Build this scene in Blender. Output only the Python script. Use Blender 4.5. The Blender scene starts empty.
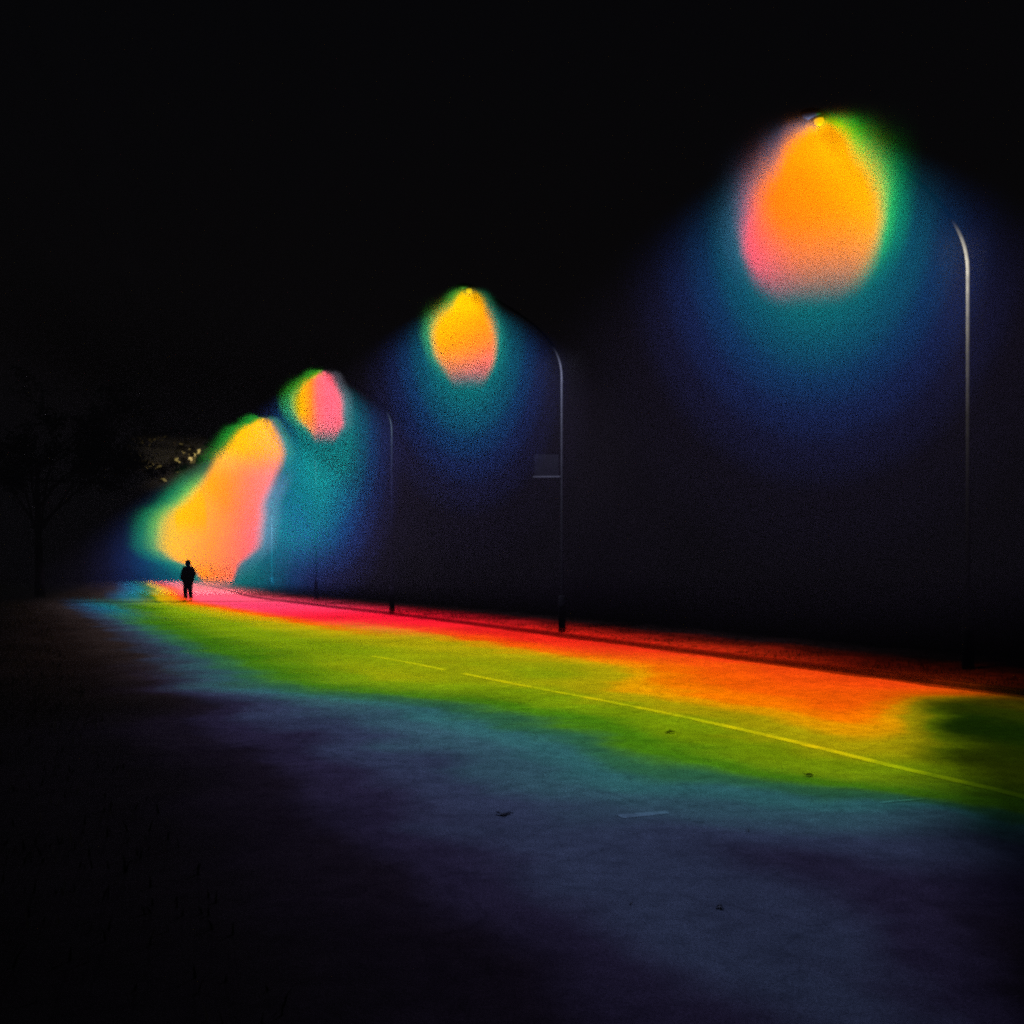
import bpy, bmesh, math, random
from mathutils import Vector, Matrix
from mathutils import noise as mnoise

random.seed(7)
PI = math.pi
sc = bpy.context.scene
COL = sc.collection
CAM_H, F, HOR = 1.6, 1000.0, 565.0          # eye height, focal length in pixels, horizon row
SIG = 0.012                                 # haze scattering per metre


def lin(c):
    out = []
    for v in c[:3]:
        v = v / 255.0
        out.append(v / 12.92 if v <= 0.04045 else ((v + 0.055) / 1.055) ** 2.4)
    return tuple(out)


def gp(px, py):
    """ground point seen at a pixel of the photograph"""
    Y = F * CAM_H / (py - HOR)
    return Vector(((px - 512) * Y / F, Y, 0))


# ------------------------------------------------------------------ helpers
def link(o, parent=None):
    COL.objects.link(o)
    if parent is not None:
        o.parent = parent
    return o


def mesh_obj(name, bm, mat, parent=None, smooth=True):
    me = bpy.data.meshes.new(name)
    bmesh.ops.recalc_face_normals(bm, faces=bm.faces)
    bm.to_mesh(me)
    bm.free()
    if mat:
        me.materials.append(mat)
    if smooth:
        for p in me.polygons:
            p.use_smooth = True
    return link(bpy.data.objects.new(name, me), parent)


def tag(o, label=None, cat=None, group=None, kind=None):
    if label:
        o['label'] = label
    if cat:
        o['category'] = cat
    if group:
        o['group'] = group
    if kind:
        o['kind'] = kind
    return o


def empty(name, loc, rz=0.0):
    o = bpy.data.objects.new(name, None)
    o.location = loc
    o.rotation_euler = (0, 0, rz)
    return link(o)


def tube(bm, pts, radii, seg=10, cap=True):
    """a tapered tube along points"""
    pts = [Vector(p) for p in pts]
    rings = []
    up = Vector((0.31, 0.17, 0.93)).normalized()
    for i, p in enumerate(pts):
        d = (pts[min(i + 1, len(pts) - 1)] - pts[max(i - 1, 0)]).normalized()
        x = d.cross(up)
        if x.length < 1e-3:
            x = d.cross(Vector((1, 0, 0)))
        x.normalize()
        y = d.cross(x).normalized()
        r = radii[i] if hasattr(radii, '__len__') else radii
        rings.append([bm.verts.new(p + (x * math.cos(2 * PI * k / seg) + y * math.sin(2 * PI * k / seg)) * r) for k in range(seg)])
    for a, b in zip(rings, rings[1:]):
        for k in range(seg):
            bm.faces.new((a[k], a[(k + 1) % seg], b[(k + 1) % seg], b[k]))
    if cap:
        bm.faces.new(rings[0])
        bm.faces.new(list(reversed(rings[-1])))
    return rings


def box(bm, c, s, bevel=0.0, rot=None):
    r = bmesh.ops.create_cube(bm, size=1.0)
    vs = r['verts']
    m = Matrix.Translation(Vector(c)) @ (rot.to_4x4() if rot else Matrix.Identity(4)) @ Matrix.Diagonal((s[0], s[1], s[2], 1))
    bmesh.ops.transform(bm, matrix=m, verts=vs)
    if bevel:
        es = list({e for v in vs for e in v.link_edges})
        bmesh.ops.bevel(bm, geom=es, offset=bevel, segments=2, affect='EDGES', profile=0.7)


def bez(p0, p1, p2, p3, n):
    out = []
    for i in range(n + 1):
        t = i / n
        u = 1 - t
        out.append(p0 * u ** 3 + p1 * 3 * u * u * t + p2 * 3 * u * t * t + p3 * t ** 3)
    return out


# ------------------------------------------------------------------ materials
def new_mat(name):
    m = bpy.data.materials.new(name)
    m.use_nodes = True
    nt = m.node_tree
    b = nt.nodes['Principled BSDF']
    return m, nt, b


def noise_mat(name, cols, scale, rough=0.85, bump=0.0, bump_scale=None, metal=0.0, spec=0.3, detail=6.0, lo=0.3, hi=0.7):
    m, nt, b = new_mat(name)
    N, L = nt.nodes.new, nt.links.new
    tc = N('ShaderNodeTexCoord')
    n = N('ShaderNodeTexNoise')
    n.inputs['Scale'].default_value = scale
    n.inputs['Detail'].default_value = detail
    L(tc.outputs['Object'], n.inputs['Vector'])
    r = N('ShaderNodeValToRGB')
    r.color_ramp.elements[0].position = lo
    r.color_ramp.elements[1].position = hi
    r.color_ramp.elements[0].color = (*cols[0], 1)
    r.color_ramp.elements[1].color = (*cols[-1], 1)
    for i, c in enumerate(cols[1:-1]):
        e = r.color_ramp.elements.new(lo + (hi - lo) * (i + 1) / (len(cols) - 1))
        e.color = (*c, 1)
    L(n.outputs['Fac'], r.inputs['Fac'])
    L(r.outputs['Color'], b.inputs['Base Color'])
    b.inputs['Roughness'].default_value = rough
    b.inputs['Metallic'].default_value = metal
    b.inputs['Specular IOR Level'].default_value = spec
    if bump:
        n2 = N('ShaderNodeTexNoise')
        n2.inputs['Scale'].default_value = bump_scale or scale * 3
        n2.inputs['Detail'].default_value = 4
        L(tc.outputs['Object'], n2.inputs['Vector'])
        bp = N('ShaderNodeBump')
        bp.inputs['Strength'].default_value = bump
        bp.inputs['Distance'].default_value = 0.02
        L(n2.outputs['Fac'], bp.inputs['Height'])
        L(bp.outputs['Normal'], b.inputs['Normal'])
    return m


def asphalt_mat():
    m, nt, b = new_mat('asphalt')
    N, L = nt.nodes.new, nt.links.new
    tc = N('ShaderNodeTexCoord')

    def nz(scale, detail=4.0, rough=0.6):
        n = N('ShaderNodeTexNoise')
        n.inputs['Scale'].default_value = scale
        n.inputs['Detail'].default_value = detail
        n.inputs['Roughness'].default_value = rough
        L(tc.outputs['Object'], n.inputs['Vector'])
        return n.outputs['Fac']

    def mr(x, a, c, lo, hi):
        n = N('ShaderNodeMapRange')
        for k, v in zip(('From Min', 'From Max', 'To Min', 'To Max'), (a, c, lo, hi)):
            n.inputs[k].default_value = v
        L(x, n.inputs['Value'])
        return n.outputs['Result']

    def mul(x, y):
        n = N('ShaderNodeMath')
        n.operation = 'MULTIPLY'
        L(x, n.inputs[0])
        L(y, n.inputs[1])
        return n.outputs[0]
    big = mr(nz(0.7, 5), 0.3, 0.7, 0.78, 1.2)        # worn and oily patches
    mid = mr(nz(6.0, 6, 0.8), 0.3, 0.7, 0.6, 1.4)  # repairs, dust
    fine = mr(nz(70.0, 4, 0.9), 0.3, 0.7, 0.3, 1.7)  # the stones of the surface
    v = mul(mul(big, mid), fine)
    # pale chips
    vo = N('ShaderNodeTexVoronoi')
    vo.inputs['Scale'].default_value = 14
    L(tc.outputs['Object'], vo.inputs['Vector'])
    chip = mr(vo.outputs['Distance'], 0.05, 0.09, 2.2, 1.0)
    gate = mr(nz(1.7, 2), 0.55, 0.62, 0.0, 1.0)
    mx = N('ShaderNodeMix')
    mx.data_type = 'FLOAT'
    mx.inputs[2].default_value = 1.0
    L(gate, mx.inputs[0])
    L(chip, mx.inputs[3])
    v = mul(v, mx.outputs[0])
    # fine cracks
    vc = N('ShaderNodeTexVoronoi')
    vc.feature = 'DISTANCE_TO_EDGE'
    vc.inputs['Scale'].default_value = 0.55
    wob = N('ShaderNodeTexNoise')
    wob.inputs['Scale'].default_value = 2.2
    wob.inputs['Detail'].default_value = 5
    L(tc.outputs['Object'], wob.inputs['Vector'])
    ad = N('ShaderNodeVectorMath')
    ad.operation = 'MULTIPLY_ADD'
    L(wob.outputs['Color'], ad.inputs[0])
    ad.inputs[1].default_value = (0.7, 0.7, 0.7)
    L(tc.outputs['Object'], ad.inputs[2])
    L(ad.outputs[0], vc.inputs['Vector'])
    crack = mr(vc.outputs['Distance'], 0.002, 0.012, 0.8, 1.0)
    v = mul(v, crack)
    at = N('ShaderNodeAttribute')
    at.attribute_name = 'across'
    ed = N('ShaderNodeMath')
    ed.operation = 'MULTIPLY_ADD'
    L(nz(0.45, 6, 0.65), ed.inputs[0])
    ed.inputs[1].default_value = 3.2
    L(at.outputs['Fac'], ed.inputs[2])
    dirt = mr(ed.outputs[0], 10.2, 12.2, 1.0, 0.35)   # soil and moss creeping in from the left edge
    v = mul(v, dirt)
    g = N('ShaderNodeCombineColor')
    sc_ = N('ShaderNodeMath')
    sc_.operation = 'MULTIPLY'
    sc_.inputs[1].default_value = 0.1
    L(v, sc_.inputs[0])
    for k in range(3):
        L(sc_.outputs[0], g.inputs[k])
    L(g.outputs[0], b.inputs['Base Color'])
    b.inputs['Roughness'].default_value = 0.9
    b.inputs['Specular IOR Level'].default_value = 0.1
    bp = N('ShaderNodeBump')
    bp.inputs['Strength'].default_value = 0.5
    bp.inputs['Distance'].default_value = 0.01
    L(fine, bp.inputs['Height'])
    L(bp.outputs['Normal'], b.inputs['Normal'])
    return m


def paint_mat(name, col, base=0.09, scale=5.0, lo=0.42, hi=0.6):
    """road paint worn through to the asphalt in places"""
    m, nt, b = new_mat(name)
    N, L = nt.nodes.new, nt.links.new
    tc = N('ShaderNodeTexCoord')
    n = N('ShaderNodeTexNoise')
    n.inputs['Scale'].default_value = scale
    n.inputs['Detail'].default_value = 8
    n.inputs['Roughness'].default_value = 0.7
    L(tc.outputs['Object'], n.inputs['Vector'])
    r = N('ShaderNodeValToRGB')
    r.color_ramp.elements[0].position = lo
    r.color_ramp.elements[1].position = hi
    r.color_ramp.elements[0].color = (base, base, base, 1)
    r.color_ramp.elements[1].color = (*col, 1)
    L(n.outputs['Fac'], r.inputs['Fac'])
    L(r.outputs['Color'], b.inputs['Base Color'])
    b.inputs['Roughness'].default_value = 0.8
    b.inputs['Specular IOR Level'].default_value = 0.1
    return m


M = {}
M['asphalt'] = asphalt_mat()
M['soil'] = noise_mat('soil_and_grass', [(0.02, 0.018, 0.012), (0.05, 0.05, 0.025), (0.07, 0.055, 0.03)], 3.5, 0.95, 0.6, 30, spec=0.1)
M['kerb'] = noise_mat('damp_kerb_stone', [(0.006, 0.0055, 0.005), (0.035, 0.032, 0.03)], 7, 0.8, 0.4, 40, spec=0.2)
M['gutter'] = noise_mat('wet_gutter_dirt', [(0.008, 0.007, 0.006), (0.03, 0.026, 0.02)], 5, 0.85, 0.4, 30, spec=0.1)
M['verge'] = noise_mat('verge_gravel', [(0.03, 0.028, 0.024), (0.09, 0.085, 0.075), (0.13, 0.12, 0.1)], 6, 0.95, 0.7, 45, spec=0.1)
M['grass'] = noise_mat('grass_blades', [(0.03, 0.05, 0.018), (0.09, 0.09, 0.04)], 2.0, 0.8, spec=0.15)
M['paint'] = paint_mat('worn_yellow_paint', (0.22, 0.175, 0.085), 0.1, 4.0, 0.34, 0.6)
M['white'] = paint_mat('worn_white_paint', (0.2, 0.2, 0.2), 0.1, 9.0, 0.4, 0.6)
M['steel'] = noise_mat('galvanised_steel', [(0.15, 0.15, 0.15), (0.22, 0.22, 0.215)], 9, 0.7, metal=0.0, spec=0.1)
M['dark_metal'] = noise_mat('dark_lamp_housing', [(0.004, 0.004, 0.004), (0.008, 0.008, 0.008)], 12, 0.9, spec=0.0)
M['sign'] = noise_mat('grey_sign_back', [(0.04, 0.04, 0.045), (0.065, 0.065, 0.07)], 5, 0.7, spec=0.2)
M['pale_metal'] = noise_mat('pale_painted_metal', [(0.55, 0.55, 0.55), (0.7, 0.7, 0.7)], 9, 0.6, spec=0.1)
M['bark'] = noise_mat('bark', [(0.025, 0.02, 0.015), (0.07, 0.055, 0.04)], 6, 0.95, 0.8, 25, spec=0.1)
M['leaf'] = noise_mat('leaves', [(0.16, 0.17, 0.08), (0.34, 0.3, 0.18)], 0.9, 0.6, spec=0.3)
M['dead_leaf'] = noise_mat('fallen_leaf', [(0.02, 0.014, 0.008), (0.05, 0.03, 0.015)], 30, 0.8, spec=0.2)
M['pale_leaf'] = noise_mat('pale_leaf', [(0.25, 0.22, 0.16), (0.4, 0.36, 0.28)], 30, 0.8, spec=0.2)
M['skin'] = noise_mat('skin', [(0.3, 0.18, 0.12), (0.36, 0.22, 0.15)], 20, 0.6)
M['jacket'] = noise_mat('dark_jacket_cloth', [(0.012, 0.014, 0.022), (0.022, 0.025, 0.036)], 25, 0.9, 0.3, 60, spec=0.1)
M['trousers'] = noise_mat('dark_trouser_cloth', [(0.012, 0.014, 0.02), (0.02, 0.022, 0.03)], 25, 0.9, 0.3, 60, spec=0.1)
M['hair'] = noise_mat('dark_hair', [(0.008, 0.006, 0.005), (0.015, 0.012, 0.01)], 40, 0.7, spec=0.2)
M['shoe'] = noise_mat('dark_shoe', [(0.005, 0.005, 0.005), (0.01, 0.01, 0.01)], 20, 0.6, spec=0.1)


def lens_mat(name, col, strength):
    m, nt, b = new_mat(name)
    b.inputs['Base Color'].default_value = (0.003, 0.001, 0.0, 1)
    b.inputs['Specular IOR Level'].default_value = 0.0
    b.inputs['Emission Color'].default_value = (*col, 1)
    b.inputs['Emission Strength'].default_value = strength
    m.cycles.emission_sampling = 'NONE'
    return m


# ------------------------------------------------------------------ the road's course
KERB = [Vector(p) for p in [(14.2, -4.0, 0), (9.65, 5.5, 0), (5.7, 13.3, 0), (1.12, 22.4, 0), (-3.6, 31.8, 0), (-8.55, 41, 0), (-13.4, 51, 0), (-20.5, 69.6, 0), (-33, 100, 0), (-52, 140, 0)]]


def resample(pts, step=0.5):
    """Catmull-Rom through the points"""
    out = []
    for i in range(len(pts) - 1):
        p0, p1, p2, p3 = pts[max(i - 1, 0)], pts[i], pts[i + 1], pts[min(i + 2, len(pts) - 1)]
        n = max(2, int((p2 - p1).length / step))
        for k in range(n):
            t = k / n
            out.append(0.5 * ((2 * p1) + (p2 - p0) * t + (2 * p0 - 5 * p1 + 4 * p2 - p3) * t * t + (3 * p1 - p0 - 3 * p2 + p3) * t ** 3))
    out.append(pts[-1].copy())
    return out


KP = resample(KERB)
KT = [(KP[min(i + 1, len(KP) - 1)] - KP[max(i - 1, 0)]).normalized() for i in range(len(KP))]
KN = [Vector((-t.y, t.x, 0)) for t in KT]                  # points across the road, to the left


def off(i, u, z=0.0):
    p = KP[i] + KN[i] * u
    return Vector((p.x, p.y, z))


def strip(name, us, mat, kind='structure', i0=0, i1=None, jitter=None):
    """a strip along the kerb through the profile us = [(u, z), ...]"""
    bm = bmesh.new()
    rows = []
    for i in range(i0, i1 or len(KP)):
        row = []
        for j, (u, z) in enumerate(us):
            du = jitter(i, j) if jitter else 0.0
            row.append(bm.verts.new(off(i, u + du, z)))
        rows.append(row)
    for a, b in zip(rows, rows[1:]):
        for j in range(len(us) - 1):
            bm.faces.new((a[j], a[j + 1], b[j + 1], b[j]))
    o = mesh_obj(name, bm, mat, smooth=False)
    if sum(p.normal.z * p.area for p in o.data.polygons) < 0:
        o.data.flip_normals()
    o['kind'] = kind
    return o


ROAD_W = 9.0
# the ground, one sheet with small bumps near the road's left edge
bm = bmesh.new()
S = 260
bmesh.ops.create_grid(bm, x_segments=2, y_segments=2, size=S)
bmesh.ops.translate(bm, verts=bm.verts, vec=(0, 60, -0.006))
tag(mesh_obj('ground', bm, M['soil'], smooth=False), kind='structure')


road = strip('road', [(0.0, 0.0), (2.0, 0.0), (4.0, 0.0), (6.0, 0.0), (8.0, 0.0), (9.5, 0.0), (11.5, 0.0)], M['asphalt'])
at = road.data.attributes.new('across', 'FLOAT', 'POINT')
for vi in range(len(road.data.vertices)):
    at.data[vi].value = (0.0, 2.0, 4.0, 6.0, 8.0, 9.5, 11.5)[vi % 7]


def kerb_jit(i, j):
    return 0.03 * mnoise.noise((KP[i].x * 1.3, KP[i].y * 1.3, 5))


strip('kerb', [(0.0, -0.05), (-0.006, 0.06), (-0.02, 0.075), (-0.1, 0.078), (-0.11, 0.03)], M['kerb'], jitter=kerb_jit)


def gut_jit(i, j):
    if j == 1:
        return 0.09 * mnoise.noise((KP[i].x * 1.1, KP[i].y * 1.1, 1)) + 0.07 * mnoise.noise((KP[i].x * 4, KP[i].y * 4, 2))
    return 0.0


strip('gutter', [(0.004, 0.003), (0.17, 0.003)], M['gutter'], jitter=gut_jit)


def verge_jit(i, j):
    return 0.0


bm = bmesh.new()
rows = []
for i in range(len(KP)):
    row = []
    for u in (-0.105, -0.5, -0.9, -1.4, -1.9, -2.5, -3.2, -4.2):
        p = off(i, u)
        z = 0.05 + 0.04 * mnoise.noise((p.x * 0.9, p.y * 0.9, 0)) + 0.03 * mnoise.noise((p.x * 3, p.y * 3, 4)) + 0.02 * (-u)
        if u < -4:
            z = -0.06
        row.append(bm.verts.new((p.x, p.y, z if u < -0.3 else 0.05)))
    rows.append(row)
for a, b in zip(rows, rows[1:]):
    for j in range(len(a) - 1):
        bm.faces.new((a[j], a[j + 1], b[j + 1], b[j]))
tag(mesh_obj('verge', bm, M['verge']), kind='structure')

# painted line between the lanes, worn away further off
LINE = [gp(1110, 826), gp(1024, 797), gp(900, 768), (gp(760, 734)), gp(640, 708), gp(520, 685), gp(455, 672), gp(415, 664), gp(372, 656)]
LP = resample(LINE, 0.25)


def face_up(o):
    if sum(p.normal.z * p.area for p in o.data.polygons) < 0:
        o.data.flip_normals()


def ribbon(name, pts, w, z, mat, keep=None):
    bm = bmesh.new()
    prev = None
    for i, p in enumerate(pts):
        t = (pts[min(i + 1, len(pts) - 1)] - pts[max(i - 1, 0)]).normalized()
        n = Vector((-t.y, t.x, 0))
        ww = w * (1 + 0.18 * mnoise.noise((p.x * 3, p.y * 3, 2)))
        if keep and not keep(p):
            prev = None
            continue
        a = bm.verts.new((p.x + n.x * ww / 2, p.y + n.y * ww / 2, z))
        b = bm.verts.new((p.x - n.x * ww / 2, p.y - n.y * ww / 2, z))
        if prev:
            bm.faces.new((prev[0], prev[1], b, a))
        prev = (a, b)
    o = mesh_obj(name, bm, mat, smooth=False)
    face_up(o)
    return o


def line_keep(p):
    px = 512 + p.x / p.y * F
    return not 454.5 < px < 457.5


tag(ribbon('road_marking', LP, 0.11, 0.003, M['paint'], line_keep), kind='structure')
dash = resample([gp(620, 817), gp(645, 814.5), gp(668, 812.5)], 0.05)
tag(ribbon('road_marking', dash, 0.085, 0.003, M['white']), kind='structure')
dash = resample([gp(880, 803), gp(900, 801), gp(925, 799)], 0.05)
tag(ribbon('road_marking', dash, 0.03, 0.003, M['white']), kind='structure')

# a low joint right across the road where the person stands, and the kerb of the side road
bm = bmesh.new()
A, B = gp(62, 602.5), gp(330, 601)
n_ = 60
prev = None
for i in range(n_ + 1):
    p = A.lerp(B, i / n_)
    p.y += 0.25 * mnoise.noise((p.x * 0.6, 3, 0))
    row = [bm.verts.new((p.x, p.y + dy, z)) for dy, z in ((-0.35, 0.003), (-0.22, 0.022), (0.3, 0.024), (0.9, 0.003))]
    if prev:
        for j in range(3):
            bm.faces.new((prev[j], prev[j + 1], row[j + 1], row[j]))
    prev = row
tag(mesh_obj('speed_hump', bm, M['gutter'], smooth=False), kind='structure')

# grass along both sides (uncountable)


def grass(name, n, u0, u1, imin, imax, hmax, zf):
    bm = bmesh.new()
    for _ in range(n):
        i = random.randrange(imin, imax)
        u = u0 + (u1 - u0) * random.random()
        p = off(i, u) + KT[i] * random.uniform(-0.3, 0.3)
        if p.y < 1.5:
            continue
        if mnoise.noise((p.x * 0.7, p.y * 0.7, 11)) < random.uniform(-0.5, 0.15):
            continue
        z = zf(u)
        h = hmax * random.uniform(0.4, 1.0)
        a = random.uniform(0, 2 * PI)
        w = 0.006 + 0.00025 * p.y
        d = Vector((math.cos(a), math.sin(a), 0))
        lean = Vector((random.uniform(-1, 1), random.uniform(-1, 1), 0)) * h * 0.5
        v = [bm.verts.new(p + d * w + Vector((0, 0, z))), bm.verts.new(p - d * w + Vector((0, 0, z))),
             bm.verts.new(p - d * w * 0.6 + lean * 0.4 + Vector((0, 0, z + h * 0.6))), bm.verts.new(p + d * w * 0.6 + lean * 0.4 + Vector((0, 0, z + h * 0.6))),
             bm.verts.new(p + lean + Vector((0, 0, z + h)))]
        bm.faces.new((v[0], v[1], v[2], v[3]))
        bm.faces.new((v[3], v[2], v[4]))
    o = mesh_obj(name, bm, M['grass'], smooth=False)
    tag(o, kind='stuff')
    return o


tag(grass('grass', 26000, -0.3, -3.6, 0, 170, 0.07, lambda u: 0.04 - 0.02 * u), 'short grass growing on the verge behind the kerb', 'grass')
tag(grass('grass', 14000, 10.2, 15, 8, 120, 0.09, lambda u: -0.01), 'dark grass growing along the near left edge of the road', 'grass')


# ------------------------------------------------------------------ light nodes: a small expression builder
class NB:
    def __init__(self, nt):
        self.nt = nt

    def node(self, t):
        return self.nt.nodes.new(t)

    def put(self, sock, v):
        if isinstance(v, X):
            self.nt.links.new(v.s, sock)
        else:
            sock.default_value = v

    def math(self, op, a, b=None, clamp=False):
        n = self.node('ShaderNodeMath')
        n.operation = op
        n.use_clamp = clamp
        self.put(n.inputs[0], a)
        if b is not None:
            self.put(n.inputs[1], b)
        return X(self, n.outputs[0])

    def dot(self, v, c):
        n = self.node('ShaderNodeVectorMath')
        n.operation = 'DOT_PRODUCT'
        self.put(n.inputs[0], v)
        n.inputs[1].default_value = c
        return X(self, n.outputs['Value'])

    def scale(self, v, s):
        n = self.node('ShaderNodeVectorMath')
        n.operation = 'SCALE'
        self.put(n.inputs[0], v)
        self.put(n.inputs['Scale'], s)
        return X(self, n.outputs[0])

    def add(self, v, w):
        n = self.node('ShaderNodeVectorMath')
        n.operation = 'ADD'
        self.put(n.inputs[0], v)
        self.put(n.inputs[1], w)
        return X(self, n.outputs[0])

    def sstep(self, x, a, b, lo=0.0, hi=1.0):
        n = self.node('ShaderNodeMapRange')
        n.interpolation_type = 'SMOOTHSTEP'
        if b < a:
            a, b, lo, hi = b, a, hi, lo
        self.put(n.inputs['Value'], x)
        n.inputs['From Min'].default_value = a
        n.inputs['From Max'].default_value = b
        n.inputs['To Min'].default_value = lo
        n.inputs['To Max'].default_value = hi
        return X(self, n.outputs['Result'])

    def curve(self, x, pts):
        """piecewise-smooth scalar curve; returns real values"""
        x0, x1 = pts[0][0], pts[-1][0]
        lo, hi = min(p[1] for p in pts), max(p[1] for p in pts)
        hi = max(hi, lo + 1e-3)
        n = self.node('ShaderNodeFloatCurve')
        cm = n.mapping
        c = cm.curves[0]
        while len(c.points) < len(pts):
            c.points.new(0.5, 0.5)
        for p, q in zip(c.points, pts):
            p.location = ((q[0] - x0) / (x1 - x0), (q[1] - lo) / (hi - lo))
            p.handle_type = 'AUTO_CLAMPED'
        cm.update()
        self.put(n.inputs['Value'], self.math('MULTIPLY', self.math('SUBTRACT', x, x0), 1.0 / (x1 - x0), True))
        return X(self, n.outputs[0]) * (hi - lo) + lo

    def ramp(self, x, stops, interp='EASE'):
        """stops: [(pos, sRGB 0-255 colour)], pos in the units of x"""
        x0, x1 = stops[0][0], stops[-1][0]
        n = self.node('ShaderNodeValToRGB')
        cr = n.color_ramp
        cr.interpolation = interp
        while len(cr.elements) < len(stops):
            cr.elements.new(0.5)
        for e, (p, c) in zip(cr.elements, stops):
            e.position = (p - x0) / (x1 - x0)
        for e, (p, c) in zip(cr.elements, stops):
            e.color = (*lin(c), 1)
        self.put(n.inputs['Fac'], self.math('MULTIPLY', self.math('SUBTRACT', x, x0), 1.0 / (x1 - x0), True))
        return X(self, n.outputs['Color'])


class X:
    def __init__(self, nb, s):
        self.nb, self.s = nb, s

    def __add__(self, o): return self.nb.math('ADD', self, o)
    __radd__ = __add__
    def __sub__(self, o): return self.nb.math('SUBTRACT', self, o)
    def __rsub__(self, o): return self.nb.math('SUBTRACT', o, self)
    def __mul__(self, o): return self.nb.math('MULTIPLY', self, o)
    __rmul__ = __mul__
    def __truediv__(self, o): return self.nb.math('DIVIDE', self, o)
    def abs(self): return self.nb.math('ABSOLUTE', self)
    def exp(self): return self.nb.math('EXPONENT', self)
    def sqrt(self): return self.nb.math('SQRT', self)
    def max(self, o): return self.nb.math('MAXIMUM', self, o)


BLACK = (0, 0, 0)
HALO = [(0.0, (6, 112, 114)), (0.95, (8, 108, 112)), (1.2, (10, 92, 106)), (1.5, (10, 74, 100)), (1.9, (14, 48, 90)), (2.3, (18, 30, 70)), (2.75, (17, 18, 44)), (3.3, (13, 10, 22)), (4.4, (8, 6, 12)), (6.0, (3, 2, 5)), (8.0, BLACK)]


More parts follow.
